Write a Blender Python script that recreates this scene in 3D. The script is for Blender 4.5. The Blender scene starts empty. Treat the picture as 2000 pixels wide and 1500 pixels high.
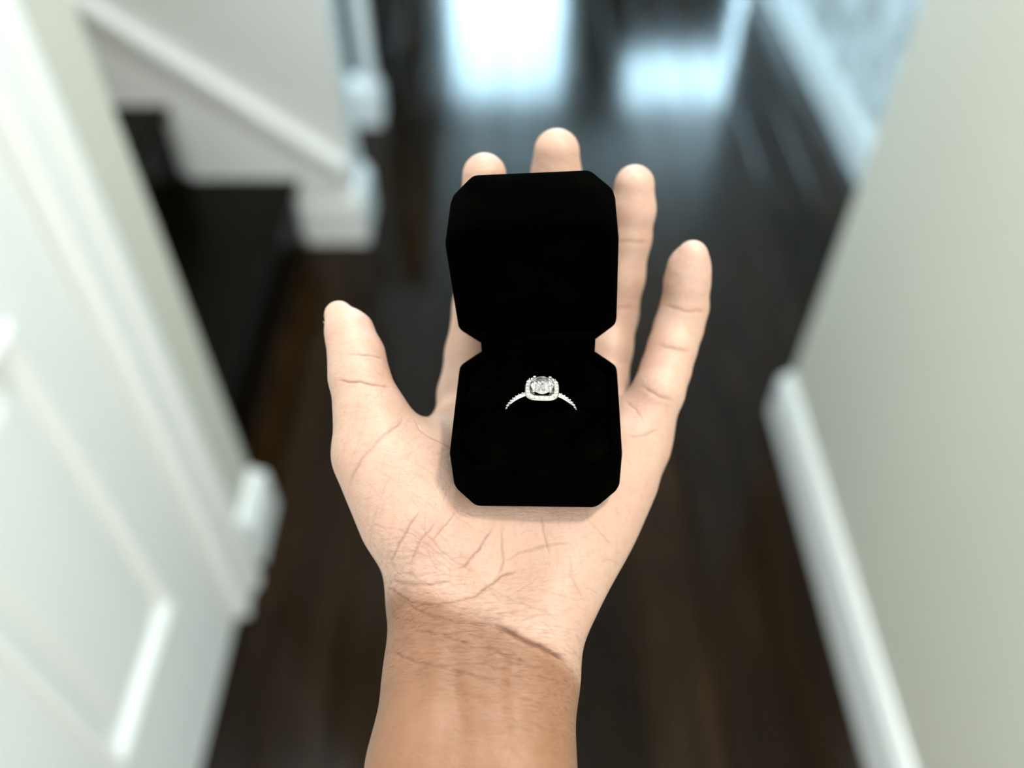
import bpy, bmesh, math, random
import numpy as np
from mathutils import Vector, Matrix
random.seed(7); np.random.seed(7)
SC = bpy.context.scene
COL = SC.collection

# ================================================================= camera, world, lights, exposure
cam = bpy.data.cameras.new('camera'); cam_ob = bpy.data.objects.new('camera', cam); COL.objects.link(cam_ob)
cam.sensor_fit = 'HORIZONTAL'; cam.sensor_width = 36.0; cam.lens = 36.0*1650/2000
cam.clip_start = .01; cam.clip_end = 60
cam_ob.location = (0, 0, 1.4); cam_ob.rotation_euler = (math.radians(90-47), 0, 0)
cam.dof.use_dof = True; cam.dof.focus_distance = .268; cam.dof.aperture_fstop = 3.3
SC.camera = cam_ob

w = bpy.data.worlds.new('world'); SC.world = w; w.use_nodes = True
w.node_tree.nodes['Background'].inputs[0].default_value = (.95, 1.0, .98, 1)
w.node_tree.nodes['Background'].inputs[1].default_value = 2.15

def light(name, kind, loc, power, color, size, target=None):
    l = bpy.data.lights.new(name, kind); l.energy = power; l.color = color
    if kind == 'AREA': l.shape = 'DISK'; l.size = size
    else: l.shadow_soft_size = size
    o = bpy.data.objects.new(name, l); o.location = loc; COL.objects.link(o)
    if target is not None:
        o.rotation_euler = (Vector(target)-Vector(loc)).to_track_quat('-Z', 'Y').to_euler()
    return o
light('hall_area_light', 'AREA', (.42, .10, 2.40), 13.2, (1.0, .93, .84), .17)
light('hall_area_light', 'AREA', (-.05, 1.08, 2.40), 20, (.84, .95, 1.0), .17)  # added cool fill that brightens the stair wall and baseboards
light('stair_lamp_light', 'POINT', (-1.9, 1.4, 2.3), 9, (1.0, .80, .58), .08)
WINDOW_GLOW = 28.0

vs = SC.view_settings
SC.display_settings.display_device = 'sRGB'
vs.view_transform = 'Standard'; vs.look = 'None'; vs.exposure = 0.1; vs.gamma = 1.0; vs.use_curve_mapping = False
SC.cycles.use_denoising = True
SC.cycles.max_bounces = 14; SC.cycles.transmission_bounces = 12; SC.cycles.sample_clamp_indirect = 6.0
SC.cycles.caustics_reflective = False; SC.cycles.caustics_refractive = False

# ================================================================= helpers
def tag(o, label=None, cat=None, group=None, kind=None):
    if label: o['label'] = label
    if cat: o['category'] = cat
    if group: o['group'] = group
    if kind: o['kind'] = kind
    return o
def empty(name, loc):
    o = bpy.data.objects.new(name, None); o.empty_display_size = .02; o.location = loc
    COL.objects.link(o); return o
def link(name, me, mat, parent=None, loc=None):
    o = bpy.data.objects.new(name, me); COL.objects.link(o)
    if mat is not None and not me.materials: me.materials.append(mat)
    if loc is not None: o.location = loc
    if parent is not None: o.parent = parent
    return o
def mesh_of(bm, name, smooth=False):
    me = bpy.data.meshes.new(name); bmesh.ops.recalc_face_normals(bm, faces=bm.faces[:])
    bm.to_mesh(me); bm.free()
    if smooth:
        big = max((p.area for p in me.polygons), default=0)
        for p in me.polygons: p.use_smooth = len(p.vertices) > 3 or len(me.polygons) < 80 or abs(p.normal.z) < .999
    return me
def bm_box(bm, lo, hi, bevel=0, seg=1):
    vs_ = bmesh.ops.create_cube(bm, size=1)['verts']
    for v in vs_:
        v.co = Vector([(lo[i]+hi[i])/2 + v.co[i]*(hi[i]-lo[i]) for i in range(3)])
    if bevel:
        es = list({e for v in vs_ for e in v.link_edges})
        bmesh.ops.bevel(bm, geom=es, offset=bevel, segments=seg, affect='EDGES', profile=.5)
def box_obj(name, boxes, mat, parent=None, bevel=0, seg=2, loc=(0, 0, 0)):
    bm = bmesh.new()
    for lo, hi in boxes:
        bm_box(bm, [lo[i]-loc[i] for i in range(3)], [hi[i]-loc[i] for i in range(3)], bevel, seg)
    return link(name, mesh_of(bm, name), mat, parent, loc)
def extrude_profile(bm, prof, axis_pts):
    """prof: list of frames (each a list of points); consecutive frames are bridged, ends capped."""
    rings = [[bm.verts.new(p) for p in fr] for fr in prof]
    n = len(rings[0])
    for a, b in zip(rings, rings[1:]):
        for i in range(n):
            bm.faces.new((a[i], a[(i+1) % n], b[(i+1) % n], b[i]))
    if axis_pts:
        bm.faces.new(rings[0][::-1]); bm.faces.new(rings[-1])
    return rings

def mat(name, color, rough=.5, metal=0, spec=.5, **kw):
    m = bpy.data.materials.new(name); m.use_nodes = True
    b = m.node_tree.nodes['Principled BSDF']
    b.inputs['Base Color'].default_value = (*color, 1); b.inputs['Roughness'].default_value = rough
    b.inputs['Metallic'].default_value = metal; b.inputs['Specular IOR Level'].default_value = spec
    for k, v in kw.items(): b.inputs[k.replace('_', ' ')].default_value = v
    return m
class N:                                           # tiny node helper
    def __init__(s, m): s.t = m.node_tree; s.b = s.t.nodes['Principled BSDF']
    def n(s, kind, **kw):
        q = s.t.nodes.new(kind)
        for k, v in kw.items():
            if hasattr(q, k) and not k[0].isupper(): setattr(q, k, v)
            else: q.inputs[k.replace('_', ' ')].default_value = v
        return q
    def l(s, a, b): s.t.links.new(a, b)
    def math(s, op, a, b=None):
        q = s.t.nodes.new('ShaderNodeMath'); q.operation = op
        for i, v in enumerate((a, b)):
            if v is None: continue
            if isinstance(v, (int, float)): q.inputs[i].default_value = v
            else: s.l(v, q.inputs[i])
        return q.outputs[0]
    def mix(s, fac, a, b, blend='MIX'):
        q = s.t.nodes.new('ShaderNodeMix'); q.data_type = 'RGBA'; q.blend_type = blend
        for i, v in ((0, fac), (6, a), (7, b)):
            if isinstance(v, (int, float)): q.inputs[i].default_value = v
            elif isinstance(v, tuple): q.inputs[i].default_value = (*v, 1)
            else: s.l(v, q.inputs[i])
        return q.outputs[2]
    def ramp(s, fac, stops):
        q = s.t.nodes.new('ShaderNodeValToRGB'); e = q.color_ramp.elements
        while len(e) < len(stops): e.new(.5)
        for i, (p, c) in enumerate(stops): e[i].position = p; e[i].color = (*c, 1)
        s.l(fac, q.inputs[0]); return q.outputs[0]

# ---- materials of the house
def painted(name, color, rough, bump=.02, scale=60):
    m = mat(name, color, rough); t = N(m)
    nz = t.n('ShaderNodeTexNoise', Scale=scale, Detail=3); tc = t.n('ShaderNodeTexCoord')
    t.l(tc.outputs['Object'], nz.inputs['Vector'])
    bp = t.n('ShaderNodeBump', Strength=bump, Distance=.01); t.l(nz.outputs[0], bp.inputs['Height']); t.l(bp.outputs[0], t.b.inputs['Normal'])
    return m
M_TRIM = painted('white_satin_paint', (.86, .87, .85), .32, .01, 20)
M_DOOR = painted('white_door_paint', (.83, .85, .83), .38, .015, 30)
M_WALL = painted('warm_grey_wall_paint', (.60, .585, .50), .75, .03, 140)
M_WALLW = painted('pale_wall_paint', (.72, .73, .71), .75, .03, 140)
M_CEIL = painted('white_ceiling_paint', (.85, .85, .83), .8)
def mottled():
    m = mat('mottled_wall', (.6, .6, .6), .7); t = N(m); tc = t.n('ShaderNodeTexCoord')
    a = t.n('ShaderNodeTexNoise', Scale=9, Detail=3, Roughness=.6); t.l(tc.outputs['Object'], a.inputs['Vector'])
    c = t.ramp(a.outputs[0], [(.38, (.42, .41, .38)), (.52, (.66, .68, .67)), (.7, (.84, .86, .86))]); t.l(c, t.b.inputs['Base Color'])  # random pale and dark blotches in the wall colour
    bp = t.n('ShaderNodeBump', Strength=.3, Distance=.01); t.l(a.outputs[0], bp.inputs['Height']); t.l(bp.outputs[0], t.b.inputs['Normal'])
    return m
M_MOTTLE = mottled()
def dark_wood(name, base, var, rough, vary=True):
    m = mat(name, base, rough); t = N(m); tc = t.n('ShaderNodeTexCoord'); oi = t.n('ShaderNodeObjectInfo')
    mp = t.n('ShaderNodeMapping'); mp.inputs['Scale'].default_value = (14, 1.2, 14); t.l(tc.outputs['Object'], mp.inputs['Vector'])
    ad = t.n('ShaderNodeVectorMath', operation='ADD'); t.l(mp.outputs[0], ad.inputs[0])
    sc = t.n('ShaderNodeVectorMath', operation='SCALE'); cb = t.n('ShaderNodeCombineXYZ')
    for i in range(3): t.l(oi.outputs['Random'], cb.inputs[i])
    t.l(cb.outputs[0], sc.inputs[0]); sc.inputs['Scale'].default_value = 40; t.l(sc.outputs[0], ad.inputs[1])
    nz = t.n('ShaderNodeTexNoise', Scale=3.0, Detail=6, Roughness=.6, Distortion=.6); t.l(ad.outputs[0], nz.inputs['Vector'])
    c = t.ramp(nz.outputs[0], [(.3, tuple(q*.55 for q in base)), (.55, base), (.75, var)])
    if vary:
        f = t.math('MULTIPLY_ADD', oi.outputs['Random'], .8); f.node.inputs[2].default_value = .6
        c = t.mix(1.0, c, t.mix(0.0, f, f), 'MULTIPLY')
    t.b.inputs['Specular IOR Level'].default_value = .15
    t.l(c, t.b.inputs['Base Color'])
    r = t.math('MULTIPLY_ADD', nz.outputs[0], .10); r.node.inputs[2].default_value = rough-.05; t.l(r, t.b.inputs['Roughness'])
    bp = t.n('ShaderNodeBump', Strength=.03, Distance=.002); t.l(nz.outputs[0], bp.inputs['Height']); t.l(bp.outputs[0], t.b.inputs['Normal'])
    return m
M_FLOOR = dark_wood('espresso_floorboard', (.014, .0068, .0021), (.034, .0165, .0058), .13)
M_STAIR = dark_wood('espresso_stair_wood', (.0028, .002, .0008), (.006, .004, .0016), .3, False)
M_LEG = dark_wood('black_table_wood', (.012, .010, .008), (.02, .016, .012), .4, False)
M_GAP = mat('board_joint_black', (.008, .006, .004), .8)
M_BRASS = mat('satin_nickel', (.55, .53, .50), .3, 1)
for q in (M_STAIR, M_LEG): q.node_tree.nodes['Principled BSDF'].inputs['Specular IOR Level'].default_value = .08
def glow(name, color, strength):
    m = mat(name, color, .3); b = m.node_tree.nodes['Principled BSDF']
    b.inputs['Emission Color'].default_value = (*color, 1); b.inputs['Emission Strength'].default_value = strength
    return m
M_PANE = glow('daylit_window_glass', (.56, .84, 1.0), WINDOW_GLOW)
M_PANE_FILL = glow('side_fill_glow', (.55, .82, 1.0), WINDOW_GLOW*.40)  # glow of the added side window
M_CURTAIN = mat('charcoal_curtain_cloth', (.012, .013, .014), .95, 0, .1)
M_LAMP = glow('lit_lamp_glass', (1.0, .9, .78), 6.0)
# ================================================================= the setting
WL, WR = -.490, .580                       # faces of the hall walls
CEIL = 2.5
box_obj('ceiling', [((-3.3, -.45, CEIL), (3.3, 7.0, CEIL+.1))], M_CEIL)['kind'] = 'structure'
# ---- floor: subfloor slab + boards running along the hall
floor = box_obj('floor', [((-3.3, -1.6, -.05), (3.3, 7.0, -.014))], M_GAP); floor['kind'] = 'structure'
PW = .128
def plank_mesh(w, l):
    bm = bmesh.new(); b = .0022
    lo = [(-w/2, -l/2), (w/2, -l/2), (w/2, l/2), (-w/2, l/2)]
    fr = [[(x, y, -.014) for x, y in lo], [(x, y, -b) for x, y in lo],
          [(x-math.copysign(b, x), y-math.copysign(b, y), 0) for x, y in lo]]
    extrude_profile(bm, fr, True); return mesh_of(bm, 'plank')
plank_meshes = {}
x = -1.70
while x < 1.05:
    y = -1.55 + random.choice([-.9, -.6, -.35, -.15, 0])
    while y < 6.9:
        L = random.choice([.9, 1.1, 1.3, 1.5]) if y < 4.2 else 2.7
        if L not in plank_meshes: plank_meshes[L] = plank_mesh(PW-.0012, L-.0012)
        o = link('plank', plank_meshes[L], M_FLOOR, floor, (x+PW/2, y+L/2, random.uniform(-.0005, .0005)))
        y += L
    x += PW

# ---- left wall with its door opening; the end turns the corner towards the stairs
D0, D1, DH = -.10, .737, 2.03              # door opening
wall_left = box_obj('wall_left', [((WL-.12, D1, 0), (WL, .955, CEIL)), ((-3.3, .835, 0), (WL-.12, .955, CEIL)),
                                  ((WL-.12, D0, DH), (WL, D1, CEIL)), ((WL-.12, -.45, 0), (WL, D0, CEIL))], M_WALL)
wall_left['kind'] = 'structure'
wall_right = box_obj('wall_right', [((WR, -.45, 0), (WR+.12, 1.21, CEIL)), ((WR+.12, 1.09, 0), (1.2, 1.21, CEIL))], M_WALL, bevel=.004)
wall_right['kind'] = 'structure'
wfr = box_obj('wall_far_right', [((1.02, 1.21, 0), (1.2, 3.75, CEIL))], M_MOTTLE); wfr['kind'] = 'structure'
wfl = box_obj('wall_far_left', [((-3.3, .955, 0), (-3.15, 2.6, CEIL)), ((-3.3, 4.8, 0), (-3.15, 7.0, CEIL)), ((-3.3, 2.6, 0), (-3.15, 4.8, .7)), ((-3.3, 2.6, 2.25), (-3.15, 4.8, CEIL))], M_WALLW); wfl['kind'] = 'structure'
wr2 = box_obj('wall_far_room', [((3.15, 3.6, 0), (3.3, 7.0, CEIL)), ((1.2, 3.6, 0), (3.15, 3.75, CEIL))], M_WALLW); wr2['kind'] = 'structure'
PY0, PY1, PX = 1.840, 1.975, -.405
wst = box_obj('wall_stairs', [((-3.15, PY0, 0), (PX, PY1, CEIL))], M_WALLW, bevel=.004); wst['kind'] = 'structure'
# back wall with three window openings
FY = 6.75
WIN = [(-.54, .45, 1.0, 2.30), (.92, 1.98, .9, 2.36), (-2.4, -1.5, .9, 2.25)]
def far_wall():
    xs = sorted([-3.15, 3.15] + [a for q in WIN for a in q[:2]]); b = []
    for x0, x1 in zip(xs, xs[1:]):
        hit = [q for q in WIN if q[0] <= x0+1e-6 and x1 <= q[1]+1e-6]
        if hit:
            b += [((x0, FY, 0), (x1, FY+.2, hit[0][2])), ((x0, FY, hit[0][3]), (x1, FY+.2, CEIL))]
        elif x1-x0 > 1e-4: b.append(((x0, FY, 0), (x1, FY+.2, CEIL)))
    o = box_obj('wall_back', b, M_WALLW); o['kind'] = 'structure'
far_wall()
for i, (x0, x1, z0, z1) in enumerate(WIN):
    t = .05
    wo = box_obj('window_%d' % (i+1), [((x0, FY+.03, z0), (x0+t, FY+.11, z1)), ((x1-t, FY+.03, z0), (x1, FY+.11, z1)),
                 ((x0, FY+.03, z0), (x1, FY+.11, z0+t)), ((x0, FY+.03, z1-t), (x1, FY+.11, z1)),
                 ((x0, FY+.04, z0+.30), (x1, FY+.10, z0+.34))], M_TRIM)
    wo['kind'] = 'structure'
    box_obj('pane', [((x0+t, FY+.06, z0+t), (x1-t, FY+.075, z0+.30))], M_PANE, wo)
    box_obj('pane', [((x0+t, FY+.06, z0+.34), (x1-t, FY+.075, z1-t))], M_PANE, wo)
    box_obj('window_sill', [((x0-.05, FY-.05, z0-.03), (x1+.05, FY+.05, z0))], M_TRIM, wo, bevel=.004)

wo = box_obj('window_4', [((-3.28, a, .7), (-3.2, b, 2.25)) for a, b in ((2.6, 2.66), (3.67, 3.73), (4.74, 4.8))] + [((-3.28, 2.6, a), (-3.2, 4.8, b)) for a, b in ((.7, .76), (2.19, 2.25))], M_TRIM)  # unseen window added to throw blue fill on the mottled wall
wo['kind'] = 'structure'
for a, b in ((2.66, 3.67), (3.73, 4.74)): box_obj('pane', [((-3.25, a, .76), (-3.235, b, 2.19))], M_PANE_FILL, wo)

# ---- baseboards: swept profile round the corners
BB = [(0, 0), (.016, 0), (.016, .100), (.0135, .112), (.008, .122), (.006, .132), (0, .134)]   # offset out of wall, height
def baseboard(name, path, side, prof=BB):
    """path: floor points along the wall face; side=+1 pushes to the left of the path direction"""
    bm = bmesh.new(); P = [Vector(p) for p in path]; frames = []
    nrm = []
    for a, b in zip(P, P[1:]):
        d = (b-a).normalized(); nrm.append(Vector((-d.y, d.x))*side)
    for i, p in enumerate(P):
        if i == 0: m = nrm[0]
        elif i == len(P)-1: m = nrm[-1]
        else:
            m = nrm[i-1]+nrm[i]; m = m/(m.dot(nrm[i]))
        frames.append([(p.x+m.x*o, p.y+m.y*o, h) for o, h in prof])
    extrude_profile(bm, frames, True)
    o = link(name, mesh_of(bm, name), M_TRIM); o['kind'] = 'structure'
    return o
BBL = [(o*1.35, h*1.02) for o, h in BB]
baseboard('baseboard_left', [(WL, .842), (WL, .955), (-.535, .955)], -1, BBL)
baseboard('baseboard_right', [(WR, -.45), (WR, 1.21), (1.02, 1.21)], 1)
baseboard('baseboard_far_right', [(1.02, 1.228), (1.02, 3.75), (1.2, 3.75)], 1)
baseboard('baseboard_back', [(3.13, FY), (-3.13, FY)], 1)
baseboard('baseboard_stairs', [(-.545, PY0), (PX, PY0), (PX, PY1), (-3.1, PY1)], -1, [(o*1.3, h*1.12) for o, h in BB])

# ---- door casing on the left wall (stepped profile with a bead on the inner edge), head and legs mitred
CAS = [(0, 0), (0, .010), (.004, .016), (.010, .018), (.016, .015), (.020, .0115), (.052, .0135), (.060, .017), (.066, .021), (.078, .022), (.086, .020), (.090, .014), (.090, 0)]
def casing():
    bm = bmesh.new(); fr = []
    for (yy, zz, sy, sz) in ((D1-.006, 0, 1, 0), (D1-.006, DH-.006, 1, 1), (D0+.006, DH-.006, -1, 1), (D0+.006, 0, -1, 0)):
        fr.append([(WL+o, yy+sy*a, zz+sz*a) for a, o in CAS])
    extrude_profile(bm, fr, True)
    o = link('trim_1', mesh_of(bm, 'trim_1'), M_TRIM); o['kind'] = 'structure'
casing()
# ---- six-panel door, closed
def panel_door():
    X = WL-.004; Y0, Y1, Z0, Z1 = D0+.003, D1-.012, .006, DH-.003
    door = empty('door_1', (X, Y0, 0)); door['kind'] = 'structure'
    def part(name, boxes, bev=0, par=door):
        return box_obj(name, [((a[0]-X, a[1]-Y0, a[2]), (b[0]-X, b[1]-Y0, b[2])) for a, b in boxes], M_DOOR, par, bevel=bev)
    st, mu = .112, .100; pw = (Y1-Y0-2*st-mu)/2
    rows = [(.215+Z0+.06, .84), (.99, 1.56), (1.66, Z1-.12)]
    cols = [(Y0+st, Y0+st+pw), (Y1-st-pw, Y1-st)]
    T = .036
    part('stile', [((X-T, Y0, Z0), (X, Y0+st, Z1))]); part('stile', [((X-T, Y1-st, Z0), (X, Y1, Z1))])
    part('mullion', [((X-T, cols[0][1], Z0), (X, cols[1][0], Z1))])
    zs = [Z0]+[q for r in rows for q in r]+[Z1]
    for i in range(0, 8, 2):
        for c0, c1 in cols:
            part('rail', [((X-T, c0, zs[i]), (X, c1, zs[i+1]))])
    for z0, z1 in rows:
        for c0, c1 in cols:
            bm = bmesh.new(); fr = []
            for ins, dep in ((0, .0005), (.005, .0042), (.012, .0055), (.018, .001), (.024, -.006), (.030, -.0095), (.040, -.0095), (.066, -.003), (.070, -.003)):
                fr.append([(dep, c0+ins-Y0, z0+ins), (dep, c1-ins-Y0, z0+ins), (dep, c1-ins-Y0, z1-ins), (dep, c0+ins-Y0, z1-ins)])
            r = extrude_profile(bm, fr, False); bm.faces.new(r[-1])
            link('panel', mesh_of(bm, 'panel'), M_DOOR, door)
    k = empty_part = None
    bm = bmesh.new()
    for r, xx, h in ((.030, .004, .008), (.011, .02, .03)):
        bmesh.ops.create_cone(bm, cap_ends=True, segments=24, radius1=r, radius2=r*.92, depth=h, matrix=Matrix.Translation((xx, .07, .98)) @ Matrix.Rotation(math.pi/2, 4, 'Y'))
    bmesh.ops.create_uvsphere(bm, u_segments=20, v_segments=12, radius=.027, matrix=Matrix.Translation((.052, .07, .98)) @ Matrix.Diagonal((.8, 1, 1, 1)))
    link('door_knob', mesh_of(bm, 'door_knob', True), M_BRASS, door)
    box_obj('trim_2', [((WL-.12, D1-.010, 0), (WL-.0006, D1, DH)), ((WL-.12, D0, 0), (WL-.0006, D0+.002, DH)), ((WL-.12, D0, DH-.002), (WL-.0006, D1, DH))], M_TRIM)['kind'] = 'structure'
panel_door()

# ---- staircase climbing to the left between the hall wall and the partition
RISE, RUN, SX = .200, .268, -.562
stairs = empty('staircase', (SX, 1.4, 0))
tag(stairs, 'dark wooden staircase climbing left behind the hall wall corner', 'stairs')
tr = None
for i in range(7):
    x0 = SX - RUN*i; z = RISE*(i+1)
    box_obj('riser', [((-.020-RUN*i, -.440, RISE*i+.0005), (-RUN*i, .4385, z-.033))], M_STAIR, stairs)
    bm = bmesh.new(); n = [(-RUN-.018, z-.032), (.010, z-.032), (.019, z-.028), (.024, z-.016), (.019, z-.004), (.010, z), (-RUN-.018, z)]
    extrude_profile(bm, [[(a-RUN*i, -.444, b) for a, b in n], [(a-RUN*i, .4385, b) for a, b in n]], True)
    link('tread', mesh_of(bm, 'tread'), M_STAIR, stairs)
# ---- white skirt board on the partition, stepped below, moulded cap above
def skirt():
    prof = [(-.545, 0)]
    top = lambda x_: .285 + (-.470-x_)*.80
    low = []
    for i in range(7):
        x0 = SX-RUN*i+.026
        low += [(x0, RISE*i + (0.0 if i == 0 else .001)), (x0, RISE*(i+1)+.001)]
    xe = SX-RUN*7
    low.append((xe, RISE*7+.001))
    low = [(PX-.02, .15), (-.536, .15), (-.536, RISE+.001)] + low[2:]
    poly = low + [(xe, top(xe)), (PX-.02, top(PX-.02)-.0)]
    bm = bmesh.new()
    vs_ = [bm.verts.new((x_, PY0-.001, z_)) for x_, z_ in poly]
    f = bm.faces.new(vs_); r = bmesh.ops.extrude_face_region(bm, geom=[f])
    for v in r['geom']:
        if isinstance(v, bmesh.types.BMVert): v.co.y = PY0-.020
    o = link('trim_3', mesh_of(bm, 'trim_3'), M_TRIM); o['kind'] = 'structure'
    bm = bmesh.new(); nx, nz = .80/1.2806, 1/1.2806
    sec = [(-.0, -.055), (-.020, -.055), (-.026, -.045), (-.026, -.034), (-.031, -.020), (-.032, -.006), (-.028, .004), (0, .006)]
    fr = []
    for x_ in (PX-.005, xe):
        fr.append([(x_+nx*n, PY0-.001+yy, top(x_)+nz*n) for yy, n in sec])
    extrude_profile(bm, fr, True)
    o = link('trim_4', mesh_of(bm, 'trim_4'), M_TRIM); o['kind'] = 'structure'
skirt()

# ---- hall ceiling lamp, and a second one added as fill by the stairs
def ceiling_lamp(x_, y_, label):
    lamp = empty('ceiling_light', (x_, y_, CEIL)); tag(lamp, label, 'light')
    bm = bmesh.new(); bmesh.ops.create_cone(bm, cap_ends=True, segments=40, radius1=.13, radius2=.14, depth=.03, matrix=Matrix.Translation((0, 0, -.0155)))
    link('lamp_base', mesh_of(bm, 'lamp_base'), M_BRASS, lamp)
    bm = bmesh.new(); bmesh.ops.create_uvsphere(bm, u_segments=32, v_segments=12, radius=.12, matrix=Matrix.Translation((0, 0, -.032)) @ Matrix.Diagonal((1, 1, .4, 1)))
    bmesh.ops.delete(bm, geom=[v for v in bm.verts if v.co.z > -.031], context='VERTS')
    link('lamp_shade', mesh_of(bm, 'lamp_shade', True), M_LAMP, lamp)
ceiling_lamp(.42, .10, 'round flush glass ceiling light above the hand, out of frame')
ceiling_lamp(-.05, 1.08, 'added round ceiling light brightening the foot of the stairs, unseen, out of frame')

# ================================================================= things down the hall
# white post on a stepped square base, beyond the partition end
post = empty('newel_post', (-.470, 2.47, 0)); tag(post, 'white square post on a stepped block base beyond the stair wall', 'post')
box_obj('base_block', [((-.055, -.055, 0), (.060, .055, .10)), ((-.048, -.048, .10), (.052, .048, .125))], M_TRIM, post, bevel=.003)
box_obj('shaft', [((.010, -.022, .1245), (.048, .022, 1.05))], M_TRIM, post, bevel=.004)
bm = bmesh.new(); bm_box(bm, (-.016, -.04, 1.05), (.06, .04, 1.08), .004, 2); bmesh.ops.create_uvsphere(bm, u_segments=20, v_segments=12, radius=.04, matrix=Matrix.Translation((.022, 0, 1.115)))
link('post_cap', mesh_of(bm, 'post_cap'), M_TRIM, post)
# dark table whose near leg stands past the post
table = empty('dining_table', (-.945, 3.2, 0)); tag(table, 'dark wooden table whose slim black leg stands past the white post', 'table')
for sx in (-1, 1):
    for sy in (-1, 1):
        bm = bmesh.new(); fr = []
        for z, r in ((0, .020), (.02, .022), (.70, .030), (.735, .031)):
            cx, cy = sx*.545, sy*.60
            fr.append([(cx+a*r, cy+b*r, z) for a, b in ((-1, -1), (1, -1), (1, 1), (-1, 1))])
        extrude_profile(bm, fr, True); link('leg', mesh_of(bm, 'leg'), M_LEG, table)
box_obj('apron', [((-.52, -.61, .64), (.52, -.59, .7345)), ((-.52, .59, .64), (.52, .61, .7345)), ((-.555, -.575, .64), (-.535, .575, .7345)), ((.535, -.575, .64), (.555, .575, .7345))], M_LEG, table)
box_obj('tabletop', [((-.62, -.68, .735), (.62, .68, .765))], M_LEG, table, bevel=.004)

cab = empty('cabinet', (1.24, 6.28, 0)); tag(cab, 'tall dark cabinet before the far window, shown only as a notch in the floor reflection', 'cabinet')
box_obj('body', [((-.36, -.16, .08), (.36, .26, 1.50)), ((-.34, -.14, 0), (.34, .24, .08)), ((-.38, -.18, 1.50), (.38, .27, 1.54))], M_LEG, cab, bevel=.004)
for s in (-1, 1):
    d = box_obj('door', [((min(s*.008, s*.35), -.178, .12), (max(s*.008, s*.35), -.1605, 1.46))], M_LEG, cab, bevel=.003)
    box_obj('handle', [((min(s*.03, s*.045), -.20, .75), (max(s*.03, s*.045), -.1785, .90))], M_BRASS, d, bevel=.003)

def curtain(x0, x1, label):  # unseen curtains, added to darken bands of the floor reflection
    c = empty('curtain', ((x0+x1)/2, 6.64, 0)); tag(c, label, 'curtain', 'added dark curtains at the far windows')
    bm = bmesh.new(); n = 60; w_ = x1-x0; rows = []
    for z in (.04, .8, 1.6, 2.36):
        k = 1-.25*(z/2.36)
        rows.append([bm.verts.new((-w_/2+w_*i/n, .030*k*math.sin(i/n*math.pi*2*6.5+.4*math.sin(z*2)), z)) for i in range(n+1)])
    for a, b in zip(rows, rows[1:]):
        for i in range(n): bm.faces.new((a[i], a[i+1], b[i+1], b[i]))
    bmesh.ops.solidify(bm, geom=bm.faces[:], thickness=.004)
    link('cloth', mesh_of(bm, 'cloth', True), M_CURTAIN, c)
    bm = bmesh.new(); bmesh.ops.create_cone(bm, cap_ends=True, segments=16, radius1=.011, radius2=.011, depth=w_+.10, matrix=Matrix.Translation((0, 0, 2.38)) @ Matrix.Rotation(math.pi/2, 4, 'Y'))
    for s in (-1, 1): bmesh.ops.create_uvsphere(bm, u_segments=12, v_segments=8, radius=.02, matrix=Matrix.Translation((s*(w_/2+.05), 0, 2.38)))
    link('curtain_rod', mesh_of(bm, 'curtain_rod'), M_LEG, c)
curtain(-1.26, -.78, 'dark curtain left of the middle far window, added to darken the floor reflection')
curtain(.52, .86, 'dark curtain between the two far windows, added to darken the floor reflection')

BOXCX, BOXCY, BOXZ0 = 9.6, 204.3, 1179.0
# ================================================================= the hand
# joints of the hand skeleton: x, y, z, radius (mm)
FINGERS = [
    [(-17.7, 192.5, 1158, 11.58), (-18.2, 215, 1163.8, 9.68), (-16, 228.5, 1172.2, 9.19), (-13.5, 242, 1183.6, 8.92), (-11.9, 249, 1197.9, 8.85), (-11.2, 254.5, 1210.3, 8.14), (-10.3, 258.5, 1218.8, 8.23), (-9.9, 262, 1229.1, 7.91)],
    [(3.7, 193.2, 1160, 12.29), (9, 226, 1162, 10.34), (12, 241, 1173.8, 9.99), (15, 255, 1186.7, 9.6), (15.8, 262, 1199.9, 9.65), (16, 267, 1212.9, 8.89), (16.4, 271, 1222.6, 9.15), (16.4, 274, 1231.1, 8.46)],
    [(26, 192.4, 1161, 12.24), (34.8, 220, 1164.1, 9.38), (37.1, 232, 1171.5, 9.07), (39.9, 243, 1178.7, 8.74), (41.6, 250, 1192.1, 8.8), (43.8, 256.5, 1205.3, 8.27), (44.7, 260.5, 1215.2, 8.15), (44.8, 264, 1223.7, 7.3)],
    [(44.4, 193.2, 1163, 11.46), (52.6, 205, 1176.1, 9.01), (55.8, 213, 1179.2, 8.74), (58.5, 220, 1183.3, 8.6), (61.2, 227, 1186.9, 8.66), (63.3, 232, 1192.5, 8.36), (63.5, 236, 1201.3, 7.98), (63.8, 238, 1207.3, 7.17), (64.4, 238.5, 1212, 4.91)],
    [(-34.1, 160.8, 1165, 15.7), (-45.9, 175, 1180, 11.89), (-47.8, 186, 1188, 11.28), (-51.2, 194.7, 1195, 9.77), (-52.5, 201.4, 1198, 9.16), (-55.6, 209.5, 1201, 8.04), (-59.7, 216.1, 1203, 5.12)],
]
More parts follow.
